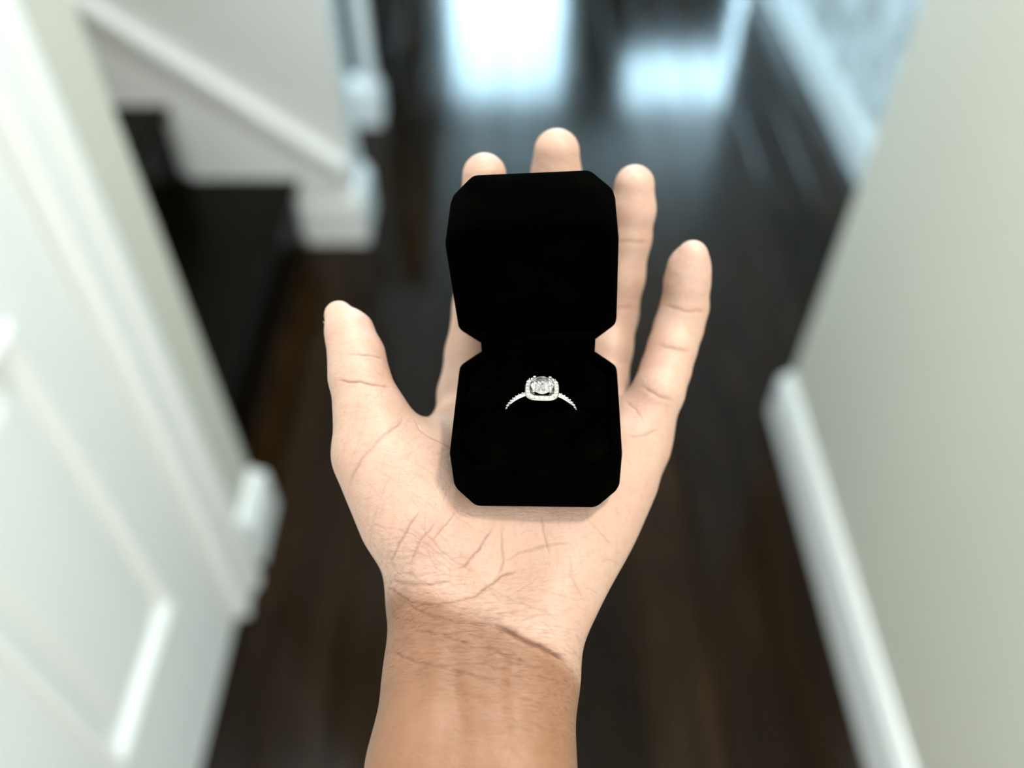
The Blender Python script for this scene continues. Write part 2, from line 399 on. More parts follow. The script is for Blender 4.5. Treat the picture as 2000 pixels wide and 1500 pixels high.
PALM = [  # tapered capsules: start, end, blend width
    ((-17.5, 190.1, 1161, 13.65), (-16.4, 135.9, 1138, 18.95), 12),
    ((3.7, 193.2, 1160, 14.16), (-9.5, 135.9, 1138, 18.95), 12),
    ((26, 192.4, 1161, 14.1), (-1.7, 137.8, 1138, 19.04), 12),
    ((43.4, 195.6, 1160, 12.73), (3.5, 139.7, 1138, 17.74), 12),
    ((-12.2, 162.8, 1159, 15.67), (22.7, 164.2, 1160, 15.34), 12),
    ((-17.9, 177.9, 1162, 13.61), (26.9, 179, 1162, 14), 10),
    ((36.5, 177.9, 1162, 14.32), (12, 133.6, 1149.5, 14.3), 9),
    ((-43.9, 176, 1176, 13.42), (-23.6, 150.4, 1145, 17.17), 12),
    ((-34.8, 174.1, 1170, 15.65), (-19.4, 153.4, 1145, 19.05), 12),
    ((-42.2, 181.3, 1172, 8.1), (-20.5, 192.5, 1158, 8.97), 10),
    ((-20.3, 135.9, 1138, 18.61), (-20.3, 115.5, 1136, 18.95), 12),
    ((0.5, 137.8, 1138, 16.27), (1, 115.5, 1136, 18.29), 10),
    ((-20.3, 115.5, 1136, 18.95), (-22.1, 90, 1132, 20.12), 10),
    ((1, 115.5, 1136, 18.29), (-2.3, 90, 1132, 19.65), 10),
    ((-22.1, 90, 1132, 20.1), (-26, 10, 1120, 23), 10),
    ((-2.3, 90, 1132, 19.6), (1, 10, 1120, 23.5), 10),
    ((-26, 10, 1120, 23), (-29, -50, 1108, 26), 10),
    ((1, 10, 1120, 23.5), (1, -50, 1108, 27), 10),
]
TENDONS = [
    ((-13.3, 118.6, 1155.6, 3.5), (-11.4, 106.8, 1153.1, 3.5), 4),
    ((-11.4, 106.8, 1153.1, 3.5), (-9.7, 97.1, 1150.7, 3.5), 4),
    ((-9.7, 97.1, 1150.7, 3.5), (-10.4, 83.6, 1148.2, 3.5), 4),
    ((-4.7, 115.5, 1155.4, 3), (-5.3, 103.9, 1152.9, 3), 4),
    ((-5.3, 103.9, 1152.9, 3), (-4.7, 94.2, 1150.8, 3), 4),
    ((-4.7, 94.2, 1150.8, 3), (-3.6, 83.6, 1148.4, 3), 4),
    ((-22.2, 109.6, 1153.1, 4), (-22.4, 97.1, 1149.7, 4), 4),
    ((-22.4, 97.1, 1149.7, 4), (-23.9, 83.6, 1147.3, 4), 4),
]
CREASES = [  # skin folds: path (mm), half width (mm), depth
    ([(-40.2, 139.6, 1152.1), (-37.7, 136, 1153.8), (-34.9, 133.2, 1155.5), (-32.2, 130.8, 1156.7), (-29.5, 128.6, 1157.6), (-26.8, 126.9, 1158.5), (-24.1, 125.4, 1159), (-21.5, 124.8, 1159.4), (-19, 124.4, 1159.7), (-16.4, 124, 1159.6), (-13.9, 123.8, 1159.6), (-11.4, 123.7, 1159.4), (-8.8, 123.6, 1159.2), (-6, 123.1, 1159.1), (-3.1, 122.6, 1159.1)], 0.56, 0.55),
    ([(-6.3, 123.3, 1159.1), (-3.1, 122.5, 1159.1), (-0.6, 120.9, 1158.9), (1.9, 119.4, 1158.7), (4.7, 118.3, 1158.3), (7.5, 117.3, 1157.5), (10.3, 116.4, 1156.4), (13.2, 115.7, 1154.7), (17.1, 115.1, 1151.1)], 0.63, 1.9),
    ([(-40.1, 141.4, 1154.7), (-37, 139.2, 1157.3), (-34, 137.5, 1159), (-30.5, 136.4, 1160.6), (-27.2, 135.5, 1161.8), (-24.5, 135.4, 1162.6), (-21.9, 135.5, 1163.1), (-18, 136.2, 1163.8)], 0.65, 0.6),
    ([(-42.2, 142.4, 1149.1), (-39.4, 138.6, 1153.1), (-36.9, 136.1, 1154.9), (-34.7, 134, 1156.1), (-32.5, 132.1, 1157), (-29, 130.6, 1158.6), (-25.6, 129.6, 1159.7), (-23, 129.5, 1160.4), (-20.4, 129.6, 1160.9), (-17.9, 129.8, 1161.2), (-14.7, 130.7, 1161.5), (-11.5, 131.7, 1161.6), (-9, 133.6, 1162), (-6.5, 135.6, 1162.3), (-3.2, 138.1, 1163), (-0.6, 138.9, 1163.4), (1.9, 139.7, 1164.1)], 0.41, 0.7),
    ([(-3.3, 141.6, 1164.5), (-0.7, 143.1, 1165.2), (2, 144.4, 1166.1), (4.8, 145, 1166.8), (7.6, 145.5, 1167.6), (10.4, 146, 1168.4), (12.7, 146, 1168.8), (15, 146.1, 1169.1), (17.2, 146.2, 1169.4), (19.5, 146.4, 1169.6)], 0.33, 0.4),
    ([(-5.9, 151, 1171.3), (-7.4, 149, 1170.1), (-8.9, 146.9, 1168.9), (-10.4, 144.9, 1167.8), (-12.3, 142.8, 1166.8), (-14.3, 140.8, 1165.9), (-16.2, 139.6, 1165.4), (-18.1, 138.5, 1164.9)], 0.41, 0.7),
    ([(-3.3, 152.2, 1171.9), (-3.3, 150, 1170.4), (-3.3, 148, 1168.9), (-3.3, 145.9, 1167.3), (-2.9, 144.1, 1166), (-2.6, 142.2, 1164.8), (-3.5, 140.3, 1163.8), (-4.3, 138.3, 1163.1), (-5.2, 136.2, 1162.4)], 0.33, 0.5),
    ([(9.2, 155.1, 1173.4), (9.5, 152.8, 1172.2), (9.8, 150.5, 1170.8), (10.5, 148, 1169.4), (11.1, 145.4, 1168.2), (11.7, 142.9, 1167.3)], 0.41, 0.6),
    ([(-28.3, 152.6, 1179.2), (-29.6, 150.9, 1178.4), (-30.8, 149.3, 1177.3), (-32.1, 147.9, 1176), (-33.4, 146.7, 1174.4), (-34.5, 145.5, 1172.6), (-35.7, 144.4, 1170.4), (-36.9, 143.6, 1167.8), (-38.2, 143.1, 1164.8), (-39.6, 142.9, 1161.1)], 0.32, 0.6),
    ([(-23.3, 150.3, 1175.8), (-24.8, 148.6, 1174.9), (-26.4, 147, 1173.9), (-28, 145.6, 1172.6), (-29.6, 144.3, 1171), (-30.6, 143, 1168.8), (-31.6, 141.8, 1166.4), (-32.6, 140.6, 1163.8)], 0.32, 0.5),
    ([(-17, 154.4, 1175.6), (-18.5, 152.3, 1175.1), (-20.1, 150.4, 1174.5), (-21.7, 148.6, 1173.7), (-23.3, 147, 1172.8), (-25.2, 145.4, 1171.7), (-27.1, 144, 1170.3)], 0.32, 0.4),
    ([(-31.9, 123.9, 1155.2), (-29.2, 122.6, 1156.7), (-26.5, 121.6, 1157.7), (-23.9, 120.8, 1158.4), (-21.3, 120.1, 1158.7), (-18.7, 119, 1158.9), (-16.2, 117.8, 1159.4), (-13.6, 116.7, 1159.6), (-11.1, 116.4, 1159.3), (-8.7, 116.2, 1158.7), (-6.2, 115.6, 1159.1), (-4.1, 114.6, 1159.1), (-2.1, 113.9, 1158.5), (0, 113.3, 1157.8), (2.1, 112.8, 1157.3), (4.1, 112.2, 1156.9), (6.2, 111.7, 1156.3)], 0.31, 0.7),
    ([(-37.9, 119.5, 1148.8), (-35, 116.9, 1152.1), (-32.3, 114.8, 1154), (-29.8, 113.2, 1155.3), (-27.2, 112.2, 1156.4), (-24.5, 111.2, 1157.6), (-22, 110.6, 1158.1), (-19, 109.8, 1157.6), (-15.9, 109, 1157.3), (-13.4, 108.1, 1158), (-10.9, 107.4, 1158.2), (-8.5, 106.9, 1157.8), (-5.5, 107.6, 1157.8)], 0.31, 0.7),
    ([(-21.7, 129.4, 1160.6), (-19.4, 128.7, 1160.7), (-17.2, 128, 1160.6), (-14.9, 127.4, 1160.4), (-12.7, 126.8, 1160.2), (-10.6, 125.9, 1159.8), (-8.4, 124.9, 1159.4), (-6.3, 123.9, 1159.2), (-4.2, 122.2, 1159), (-2.1, 120.5, 1158.8), (0, 118.8, 1158.6)], 0.32, 0.3),
    ([(18.1, 142.6, 1167.8), (18.4, 139.7, 1166.5), (18.6, 136.8, 1165.3), (19.9, 134.6, 1163.9), (21.1, 132.7, 1162.4), (23.1, 130.2, 1159.1)], 0.32, 0.35),
    ([(23.6, 152.9, 1173.1), (25.8, 151.1, 1171.8), (28.2, 149.5, 1170.1), (29.7, 148.4, 1168.6), (31.3, 147.5, 1166.8), (33, 146.8, 1164.6)], 0.33, 0.35),
    ([(32.3, 143.9, 1162), (34.4, 144.1, 1157.8)], 0.33, 0.5),
    ([(-40.1, 132.5, 1146.8), (-36.6, 129.2, 1151.7), (-33.6, 127.1, 1154.4), (-30.7, 125.5, 1156.2), (-28.3, 124.7, 1157.4), (-26, 124.1, 1158.2), (-23.7, 123.6, 1158.8), (-21.4, 123.2, 1159.2)], 0.32, 0.4),
    ([(-11.6, 134.6, 1162.7), (-9, 133.9, 1162.1), (-6.4, 133.1, 1161.6), (-4.5, 131.2, 1161.2), (-2.5, 129.2, 1161)], 0.24, 0.35),
    ([(-19.4, 140.6, 1166.2), (-19.7, 138.2, 1164.7), (-20, 135.7, 1163.4), (-18.3, 134.2, 1162.9), (-16.7, 132.7, 1162.3)], 0.24, 0.3),
    ([(-54.6, 194.4, 1205.4), (-52.2, 194.1, 1205.7), (-49.8, 194.3, 1205.6), (-47.6, 194.8, 1205), (-44, 196.2, 1202.7), (-41.8, 198.2, 1198.3)], 0.42, 0.6),
    ([(-57.4, 188, 1200.1), (-54.5, 186.8, 1201.1), (-51.8, 186.1, 1201.4), (-49.3, 185.9, 1201.4), (-46.7, 185.9, 1200.8), (-44.2, 186.3, 1200), (-41.6, 187, 1198.5), (-39.1, 188.7, 1195.9)], 0.41, 0.7),
    ([(-34.8, 180.4, 1191.1), (-36.1, 176.1, 1192), (-38.4, 173.2, 1192.7), (-40.8, 170.8, 1192.7), (-42.3, 169, 1192.3), (-43.9, 167.4, 1191.6), (-45.6, 165.8, 1190.5), (-47.3, 164.5, 1189.1), (-49, 162.9, 1186.8), (-50.7, 161.9, 1184), (-52, 160.3, 1179.5)], 0.65, 0.42),
    ([(-19.8, 203, 1172.8), (-16.3, 202.1, 1173.1), (-12.9, 202, 1172.6)], 0.74, 1),
    ([(-32.5, 182.1, 1188.4), (-30, 177.4, 1187.6), (-26.9, 176.2, 1185.7), (-24.7, 175.8, 1184.3), (-22.4, 175.5, 1182.9), (-19.7, 174.7, 1180.8), (-17, 174, 1178.6)], 0.34, 0.5),
    ([(54.7, 230, 1195), (58.3, 226, 1197.4), (60.6, 224.8, 1197.6), (63.1, 224.2, 1197.3), (66.4, 224.8, 1197), (70.1, 226.8, 1195.4)], 0.73, 0.48),
    ([(51.6, 216.7, 1188.9), (54.2, 214.1, 1189.6), (57.6, 212.9, 1189.7), (60.6, 212.9, 1189.2), (63.9, 213.8, 1187.8)], 0.82, 0.54),
    ([(45.1, 202.9, 1181.9), (47.1, 200.1, 1182.5), (51, 197.4, 1182.1), (54, 196.9, 1181.3), (57.4, 197.3, 1179.5)], 0.72, 0.48),
    ([(36.1, 252.3, 1207.1), (39.4, 249.6, 1209), (43.1, 248.7, 1209.6), (46.9, 249, 1209.2), (51.2, 251.8, 1207)], 0.75, 0.36),
    ([(31.4, 242.4, 1183.2), (34.8, 238.9, 1186.2), (38.5, 237.6, 1187.2), (41.4, 237.5, 1187.3), (44.5, 238.2, 1186.6), (48, 240.5, 1184.4)], 0.68, 0.4),
    ([(37.6, 184.9, 1177.4), (42, 184.1, 1176.4), (46.2, 185.6, 1175.2), (48.9, 187.5, 1174.8), (51.7, 189.5, 1174.6)], 0.35, 0.5),
    ([(39.7, 200.8, 1176.7), (41.2, 197.2, 1177.9), (42.9, 194.6, 1178.2), (44.4, 191.6, 1177.6), (46.1, 189, 1176.5)], 0.36, 0.3),
    ([(-19.9, 251.8, 1207.7), (-16.7, 247.4, 1211), (-13.9, 246.1, 1211.9), (-11.1, 245.7, 1212.1), (-8.3, 246.1, 1211.7), (-5.6, 247.5, 1210.6), (-2.8, 251.8, 1207.3)], 0.75, 0.36),
    ([(-22.2, 237.3, 1185.2), (-19.1, 234.6, 1187.5), (-16.2, 233.6, 1188.4), (-13.3, 233.4, 1188.5), (-10.5, 233.7, 1188.1), (-7.7, 234.9, 1186.9), (-4.8, 237.7, 1184.3)], 0.77, 0.36),
    ([(7.7, 261.3, 1210), (10.5, 258.5, 1211.9), (13.3, 257.3, 1212.7), (16.1, 257, 1212.9), (18.9, 257.3, 1212.6), (21.9, 258.7, 1211.5)], 0.76, 0.36),
]
# ---------------------------------------------------------------- hand: implicit surface (units: mm)
def sd_cone(x, y, z, a, b):
    bx, by, bz = b[0]-a[0], b[1]-a[1], b[2]-a[2]
    px_, py_, pz_ = x-a[0], y-a[1], z-a[2]
    t = np.clip((px_*bx + py_*by + pz_*bz) / (bx*bx + by*by + bz*bz), 0, 1)
    return np.sqrt((px_-t*bx)**2 + (py_-t*by)**2 + (pz_-t*bz)**2) - (a[3] + (b[3]-a[3])*t)
def smin(a, b, k):
    h = np.maximum(k - np.abs(a-b), 0) / k
    return np.minimum(a, b) - h*h*k*.25
def smax(a, b, k):
    return -smin(-a, -b, k)
BOX_YAW, BOX_ROLL = math.radians(-2.3), math.radians(2.2)
BOX_C = (BOXCX, BOXCY)                       # hinge line centre (mm)
def box_local(x, y):
    c, s = math.cos(BOX_YAW), math.sin(BOX_YAW)
    dx, dy = x-BOX_C[0], y-BOX_C[1]
    return dx*c + dy*s, -dx*s + dy*c
def sd_slab(x, y, z, lo, hi, r):
    qx = np.abs(x-(lo[0]+hi[0])/2) - (hi[0]-lo[0])/2 + r
    qy = np.abs(y-(lo[1]+hi[1])/2) - (hi[1]-lo[1])/2 + r
    qz = np.abs(z-(lo[2]+hi[2])/2) - (hi[2]-lo[2])/2 + r
    out = np.sqrt(np.maximum(qx, 0)**2 + np.maximum(qy, 0)**2 + np.maximum(qz, 0)**2)
    return out + np.minimum(np.maximum(qx, np.maximum(qy, qz)), 0) - r
def hand_sdf(x, y, z):
    palm = None
    for a, b, k in PALM:
        d = sd_cone(x, y, z, a, b)
        palm = d if palm is None else smin(palm, d, k)
    fingers = None
    for chain in FINGERS:
        f = None
        for a, b in zip(chain, chain[1:]):
            d = sd_cone(x, y, z, a, b)
            f = d if f is None else smin(f, d, 2.5)
        fingers = f if fingers is None else smin(fingers, f, 2.0)
    h = smin(palm, fingers, 9.0)
    for a, b, k in TENDONS:
        h = smin(h, sd_cone(x, y, z, a, b), k)
    lx, ly = box_local(x, y)
    z = z - lx*math.tan(BOX_ROLL)
    bx = sd_slab(lx, ly, z, (-26.4, -53, BOXZ0-.1), (26.4, 1.0, BOXZ0+40), 6.0)
    h = smax(h, -bx, 4.0)
    ld = sd_slab(lx, ly, z, (-26.6, -1.0, BOXZ0+16), (26.6, 29.5, BOXZ0+80), 6.0)
    return smax(h, -ld, 3.0)
def surface_nets(f, org, h):
    nx, ny, nz = f.shape
    s = f < 0
    cnt = np.zeros((nx-1, ny-1, nz-1), np.int8)
    for i in (0, 1):
        for j in (0, 1):
            for k in (0, 1):
                cnt += s[i:nx-1+i, j:ny-1+j, k:nz-1+k]
    act = np.argwhere((cnt > 0) & (cnt < 8))
    del cnt
    idx = np.full((nx-1, ny-1, nz-1), -1, np.int32)
    idx[act[:, 0], act[:, 1], act[:, 2]] = np.arange(len(act))
    acc = np.zeros((len(act), 3)); n = np.zeros(len(act))
    def val(o): return f[act[:, 0]+o[0], act[:, 1]+o[1], act[:, 2]+o[2]].astype(np.float64)
    for ax in range(3):
        o1, o2 = [q for q in range(3) if q != ax]
        for p in (0, 1):
            for q in (0, 1):
                a = [0, 0, 0]; a[o1] = p; a[o2] = q
                b = list(a); b[ax] = 1
                va, vb = val(a), val(b)
                m = (va < 0) != (vb < 0)
                t = np.where(m, va/np.where(m, va-vb, 1), 0)
                pt = np.tile(np.array(a, float), (len(act), 1)); pt[:, ax] = t
                acc[m] += pt[m]; n[m] += 1
    verts = (act + acc/n[:, None])*h + np.array(org)
    quads = []
    for ax in range(3):
        o1, o2 = (ax+1) % 3, (ax+2) % 3
        sl = [slice(1, -1)]*3; sl[ax] = slice(0, -1)
        sh = [slice(1, -1)]*3; sh[ax] = slice(1, None)
        A, B = s[tuple(sl)], s[tuple(sh)]
        for flip in (False, True):
            e = np.argwhere((~A & B) if flip else (A & ~B))
            if not len(e): continue
            off = np.array([1, 1, 1]); off[ax] = 0
            c = e + off
            def cell(d1, d2):
                q = c.copy(); q[:, o1] += d1; q[:, o2] += d2
                return idx[q[:, 0], q[:, 1], q[:, 2]]
            ring = [cell(-1, -1), cell(0, -1), cell(0, 0), cell(-1, 0)]
            if flip: ring = ring[::-1]
            quads.append(np.stack(ring, 1))
    return verts, np.concatenate(quads)
# ================================================================= ring box (mm inside, metres outside)
def velvet():
    m = mat('black_velvet', (.0006, .0006, .0004), .95, 0, .004); t = N(m); tc = t.n('ShaderNodeTexCoord')
    a = t.n('ShaderNodeTexNoise', Scale=2600, Detail=2); t.l(tc.outputs['Object'], a.inputs['Vector'])
    b = t.n('ShaderNodeTexNoise', Scale=90, Detail=3); t.l(tc.outputs['Object'], b.inputs['Vector'])
    f = t.math('MULTIPLY', a.outputs[0], b.outputs[0])
    t.l(t.ramp(f, [(.24, (.00008, .00008, .00004)), (.46, (.0011, .0011, .0004))]), t.b.inputs['Base Color'])
    t.b.inputs['Sheen Weight'].default_value = .001; t.b.inputs['Sheen Roughness'].default_value = .35; t.b.inputs['Sheen Tint'].default_value = (.7, .72, .5, 1)
    bp = t.n('ShaderNodeBump', Strength=.35, Distance=.0003); t.l(a.outputs[0], bp.inputs['Height']); t.l(bp.outputs[0], t.b.inputs['Normal'])
    return m
M_VELVET = velvet()
M_HINGE = mat('black_hinge_metal', (.01, .01, .01), .5, .6)
def octagon(w, y0, y1, ch, ins, rnd=4.6, seg=6):
    """rounded octagon outline, half width w, from y0 to y1, corner cut ch, inset by ins"""
    w, y0, y1 = w-ins, y0+ins, y1-ins; c = max(ch-.586*ins, .5)
    P = [(-w+c, y0), (w-c, y0), (w, y0+c), (w, y1-c), (w-c, y1), (-w+c, y1), (-w, y1-c), (-w, y0+c)]
    out = []; r = max(rnd-ins*.4, .6); n = len(P); tl = r*math.tan(math.radians(22.5))
    for i in range(n):
        p = Vector(P[i]); a = (Vector(P[i-1])-p).normalized(); b = (Vector(P[(i+1) % n])-p).normalized()
        for k in range(seg+1):
            u = k/seg                                             # quadratic corner
            q = (1-u)**2*(p+a*tl) + 2*u*(1-u)*p + u*u*(p+b*tl)
            out.append((q.x, q.y))
    return out
def loft(rows, close_last=True, close_first=True):
    bm = bmesh.new()
    r = [[bm.verts.new(p) for p in fr] for fr in rows]; n = len(r[0])
    for a, b in zip(r, r[1:]):
        for i in range(n): bm.faces.new((a[i], a[(i+1) % n], b[(i+1) % n], b[i]))
    if close_first: bm.faces.new(r[0][::-1])
    if close_last: bm.faces.new(r[-1])
    bmesh.ops.triangulate(bm, faces=[f for f in bm.faces if len(f.verts) > 4])
    return bm
BZ = BOXZ0
box = empty('ring_box', (BOXCX/1000, BOXCY/1000, BZ/1000)); box.rotation_euler = (0, -BOX_ROLL, BOX_YAW)
tag(box, 'open black velvet ring box with cut corners resting on the palm', 'box')
MM = .001
W2, DP, CH, BH = 26.4, 52.5, 7.4, 20.0
def ring_rows(prof):
    return [[(px_*MM, py_*MM, z*MM) for px_, py_ in octagon(W2, -DP, 0, CH, ins)] for ins, z in prof]
base_prof = [(6, 0), (2.6, 0), (1.2, .5), (.4, 1.5), (0, 3.2), (0, 17.4), (.25, 18.8), (.9, 19.7), (1.7, 20), (2.3, 19.7), (2.7, 18.9), (2.8, 17), (2.8, 2), (6, 2)]
link('base_shell', mesh_of(loft(ring_rows(base_prof)), 'base_shell', True), M_VELVET, box)
SLOT = -25.1                                             # the slit that holds the ring
def pad(y0, y1):
    rows = []
    def rr(ins, z):
        w, a, b = 23.2-ins, y0+ins, y1-ins; pts = []
        cf, cb = (6.5 if y0 < -40 else .8), (6.5 if y1 > -5 else .8)
        P = [(-w+cf, a), (w-cf, a), (w, a+cf), (w, b-cb), (w-cb, b), (-w+cb, b), (-w, b-cb), (-w, a+cf)]
        for i in range(8):
            p, q = Vector(P[i]), Vector(P[(i+1) % 8])
            for k in range(4): c = p.lerp(q, k/4); pts.append((c.x*MM, c.y*MM, z*MM))
        return pts
    for ins, z in ((.4, 2.2), (0, 5), (0, 16.0), (.3, 17.2), (1.0, 18.0), (2.2, 18.4), (5, 18.6), (9, 18.7)): rows.append(rr(ins, z))
    return loft(rows)
link('cushion', mesh_of(pad(-49.5, SLOT-.15), 'cushion', True), M_VELVET, box)
link('cushion', mesh_of(pad(SLOT+.15, -3), 'cushion', True), M_VELVET, box)
# lid: stands upright behind the hinge line, hollow side towards the viewer
LID_T, LZ0, LZ1 = 29.2, 20.6, 71.4
def lid_rows(prof):
    return [[(a*MM, y*MM, b*MM) for a, b in octagon(W2, LZ0, LZ1, CH, ins)] for ins, y in prof]
lid_prof = [(2.8, 16), (2.8, 3), (2.7, 1.1), (2.3, .3), (1.7, 0), (.9, .3), (.25, 1.2), (0, 2.6), (0, LID_T-7), (.35, LID_T-4), (1.2, LID_T-1.8), (2.6, LID_T-.5), (4.5, LID_T), (8, LID_T)]
lid = link('lid_shell', mesh_of(loft(lid_rows(lid_prof), True, True), 'lid_shell', True), M_VELVET, box)
lin = [(2.85, 15.9), (2.85, 10.5), (3.3, 9.5), (4.4, 9), (7, 8.7), (11, 8.5)]
lining = link('lid_lining', mesh_of(loft(lid_rows(lin)), 'lid_lining', True), M_VELVET, box)
for q in (lid, lining): q.rotation_euler = (0, math.radians(-1.8), math.radians(.6)); q.location = (.0006, 0, .0006)
bm = bmesh.new()
bm_box(bm, (-.0192, -.0016, .0150), (.0192, .0006, .0275), .0004, 2)
link('hinge', mesh_of(bm, 'hinge'), M_VELVET, box)

# ================================================================= the ring
M_GOLD = mat('white_gold', (.93, .91, .87), .14, 1)
M_GOLD_DARK = mat('white_gold_darkened', (.50, .46, .40), .22, 1)  # same white gold, darkened so the gaps between halo stones read dark
def gem(name, tint):
    m = mat(name, (.97, .98, 1.0), .01, 0, .8); b = m.node_tree.nodes['Principled BSDF']
    b.inputs['IOR'].default_value = 2.42; b.inputs['Transmission Weight'].default_value = .9
    t = N(m); oi = t.n('ShaderNodeNewGeometry')
    return m
M_GEM = gem('diamond', 0)
M_PAVE = mat('small_diamond', (.95, .96, 1.0), .08, .35, .9); M_PAVE.node_tree.nodes['Principled BSDF'].inputs['IOR'].default_value = 2.2
RX, RY, RZ = .0094, .1788, 1.1922                       # centre of the band
ring = empty('engagement_ring', (RX, RY, RZ)); ring.rotation_euler = (math.radians(-5), 0, BOX_YAW)
tag(ring, 'white gold ring with round diamond in a square halo, in the box cushion', 'ring')
RO, RI = 11.9, 10.6
bm = bmesh.new(); fr = []
sec = [(RI, -.85), (RI+.05, -.95), (RO-.35, -.95), (RO, -.75), (RO+.05, -.2), (RO+.05, .2), (RO, .75), (RO-.35, .95), (RI+.05, .95), (RI, .85)]
for k in range(72):
    a = 2*math.pi*k/72; fr.append([(r*math.cos(a)*MM, y*MM, r*math.sin(a)*MM) for r, y in sec])
r_ = [[bm.verts.new(p) for p in q] for q in fr]
for i in range(72):
    a, b = r_[i], r_[(i+1) % 72]
    for j in range(len(sec)): bm.faces.new((a[j], a[(j+1) % len(sec)], b[(j+1) % len(sec)], b[j]))
band = link('band', mesh_of(bm, 'band', True), M_GOLD, ring)
def brilliant(r, n=8, crown=.34, table=.58, pav=.8, girdle=.05):
    """faceted round stone: table, star, kite and girdle facets, pavilion"""
    bm = bmesh.new(); zt, zg = crown*r, girdle*r
    T = [bm.verts.new((table*r*math.cos(2*math.pi*i/n), table*r*math.sin(2*math.pi*i/n), zt+zg)) for i in range(n)]
    K = [bm.verts.new((.80*r*math.cos(2*math.pi*(i+.5)/n), .80*r*math.sin(2*math.pi*(i+.5)/n), zt*.55+zg)) for i in range(n)]
    G = [bm.verts.new((r*math.cos(math.pi*i/n), r*math.sin(math.pi*i/n), zg)) for i in range(2*n)]
    G2 = [bm.verts.new((r*math.cos(math.pi*i/n), r*math.sin(math.pi*i/n), 0)) for i in range(2*n)]
    Pm = [bm.verts.new((.45*r*math.cos(2*math.pi*i/n), .45*r*math.sin(2*math.pi*i/n), -pav*.52*r)) for i in range(n)]
    cu = bm.verts.new((0, 0, -pav*r))
    bm.faces.new(T)
    for i in range(n):
        j = (i+1) % n
        bm.faces.new((T[i], K[i], T[j]))
        bm.faces.new((K[i], G[2*i], G[2*i+1])); bm.faces.new((K[i], G[2*i+1], G[(2*i+2) % (2*n)]))
        bm.faces.new((T[i], K[i-1], G[2*i], K[i]))
        bm.faces.new((Pm[i], G2[(2*i+1) % (2*n)], G2[2*i])); bm.faces.new((Pm[i], G2[2*i], G2[2*i-1]))
        bm.faces.new((Pm[i], G2[2*i+1], Pm[j])); bm.faces.new((Pm[i], Pm[j], cu))
    for i in range(2*n): j = (i+1) % (2*n); bm.faces.new((G[i], G[j], G2[j], G2[i])[::-1])
    return bm
# pave stones and beads on both shoulders
me_s = mesh_of(brilliant(.00062, 6), 'pave_stone'); me_s.materials.append(M_PAVE)
bm = bmesh.new(); bmesh.ops.create_icosphere(bm, subdivisions=1, radius=.00024); me_b = mesh_of(bm, 'bead', True); me_b.materials.append(M_GOLD)
for sgn in (-1, 1):
    for k in range(9):
        a = math.radians(90-sgn*(28+k*6.2))
        s = link('pave_stone', me_s, None, band, ((RO-.05)*math.cos(a)*MM, 0, (RO-.05)*math.sin(a)*MM)); s.rotation_euler = (0, math.pi/2-a, 0)
        a2 = a-sgn*math.radians(3.1)
        for yy in (-.62, .62):
            link('bead', me_b, None, band, ((RO+.12)*math.cos(a2)*MM, yy*MM, (RO+.12)*math.sin(a2)*MM))
# cushion-shaped halo
HW, HZ = 5.25, RO+.75
def sq(r, n=48, p=3.6):
    out = []
    for i in range(n):
        a = 2*math.pi*i/n; c, s = math.cos(a), math.sin(a)
        k = (abs(c)**p+abs(s)**p)**(-1/p); out.append((r*k*c, r*k*s))
    return out
prof = [(3.25, .35), (3.3, -.9), (4.4, -1.1), (5.0, -.7), (5.38, -.15), (5.38, .15), (5.1, .38), (4.7, .42), (3.9, .45)]
bm = bmesh.new(); rows = [[bm.verts.new((a*MM, b*MM, z*MM)) for a, b in sq(r)] for r, z in prof]
for i in range(len(rows)):
    a, b = rows[i], rows[(i+1) % len(rows)]
    for j in range(48): bm.faces.new((a[j], a[(j+1) % 48], b[(j+1) % 48], b[j]))
halo = link('halo', mesh_of(bm, 'halo', True), M_GOLD_DARK, ring, (0, 0, HZ*MM))
me_h = mesh_of(brilliant(.00070, 6), 'halo_stone'); me_h.materials.append(M_PAVE)
pts = sq(4.42, 400); L = [0]
for a, b in zip(pts, pts[1:]+pts[:1]): L.append(L[-1]+math.dist(a, b))
NH = 20
for k in range(NH):
    for off, kind in ((0, 's'), (.5, 'b')):
        t = (k+off)/NH*L[-1]; i = min(max(q for q in range(400) if L[q] <= t), 399); a = pts[i]
        if kind == 's':
            link('pave_stone', me_h, None, halo, (a[0]*MM, a[1]*MM, .42*MM))
        else:
            for f in (.90, 1.12):
                link('bead', me_b, None, halo, (a[0]*f*MM, a[1]*f*MM, .5*MM))
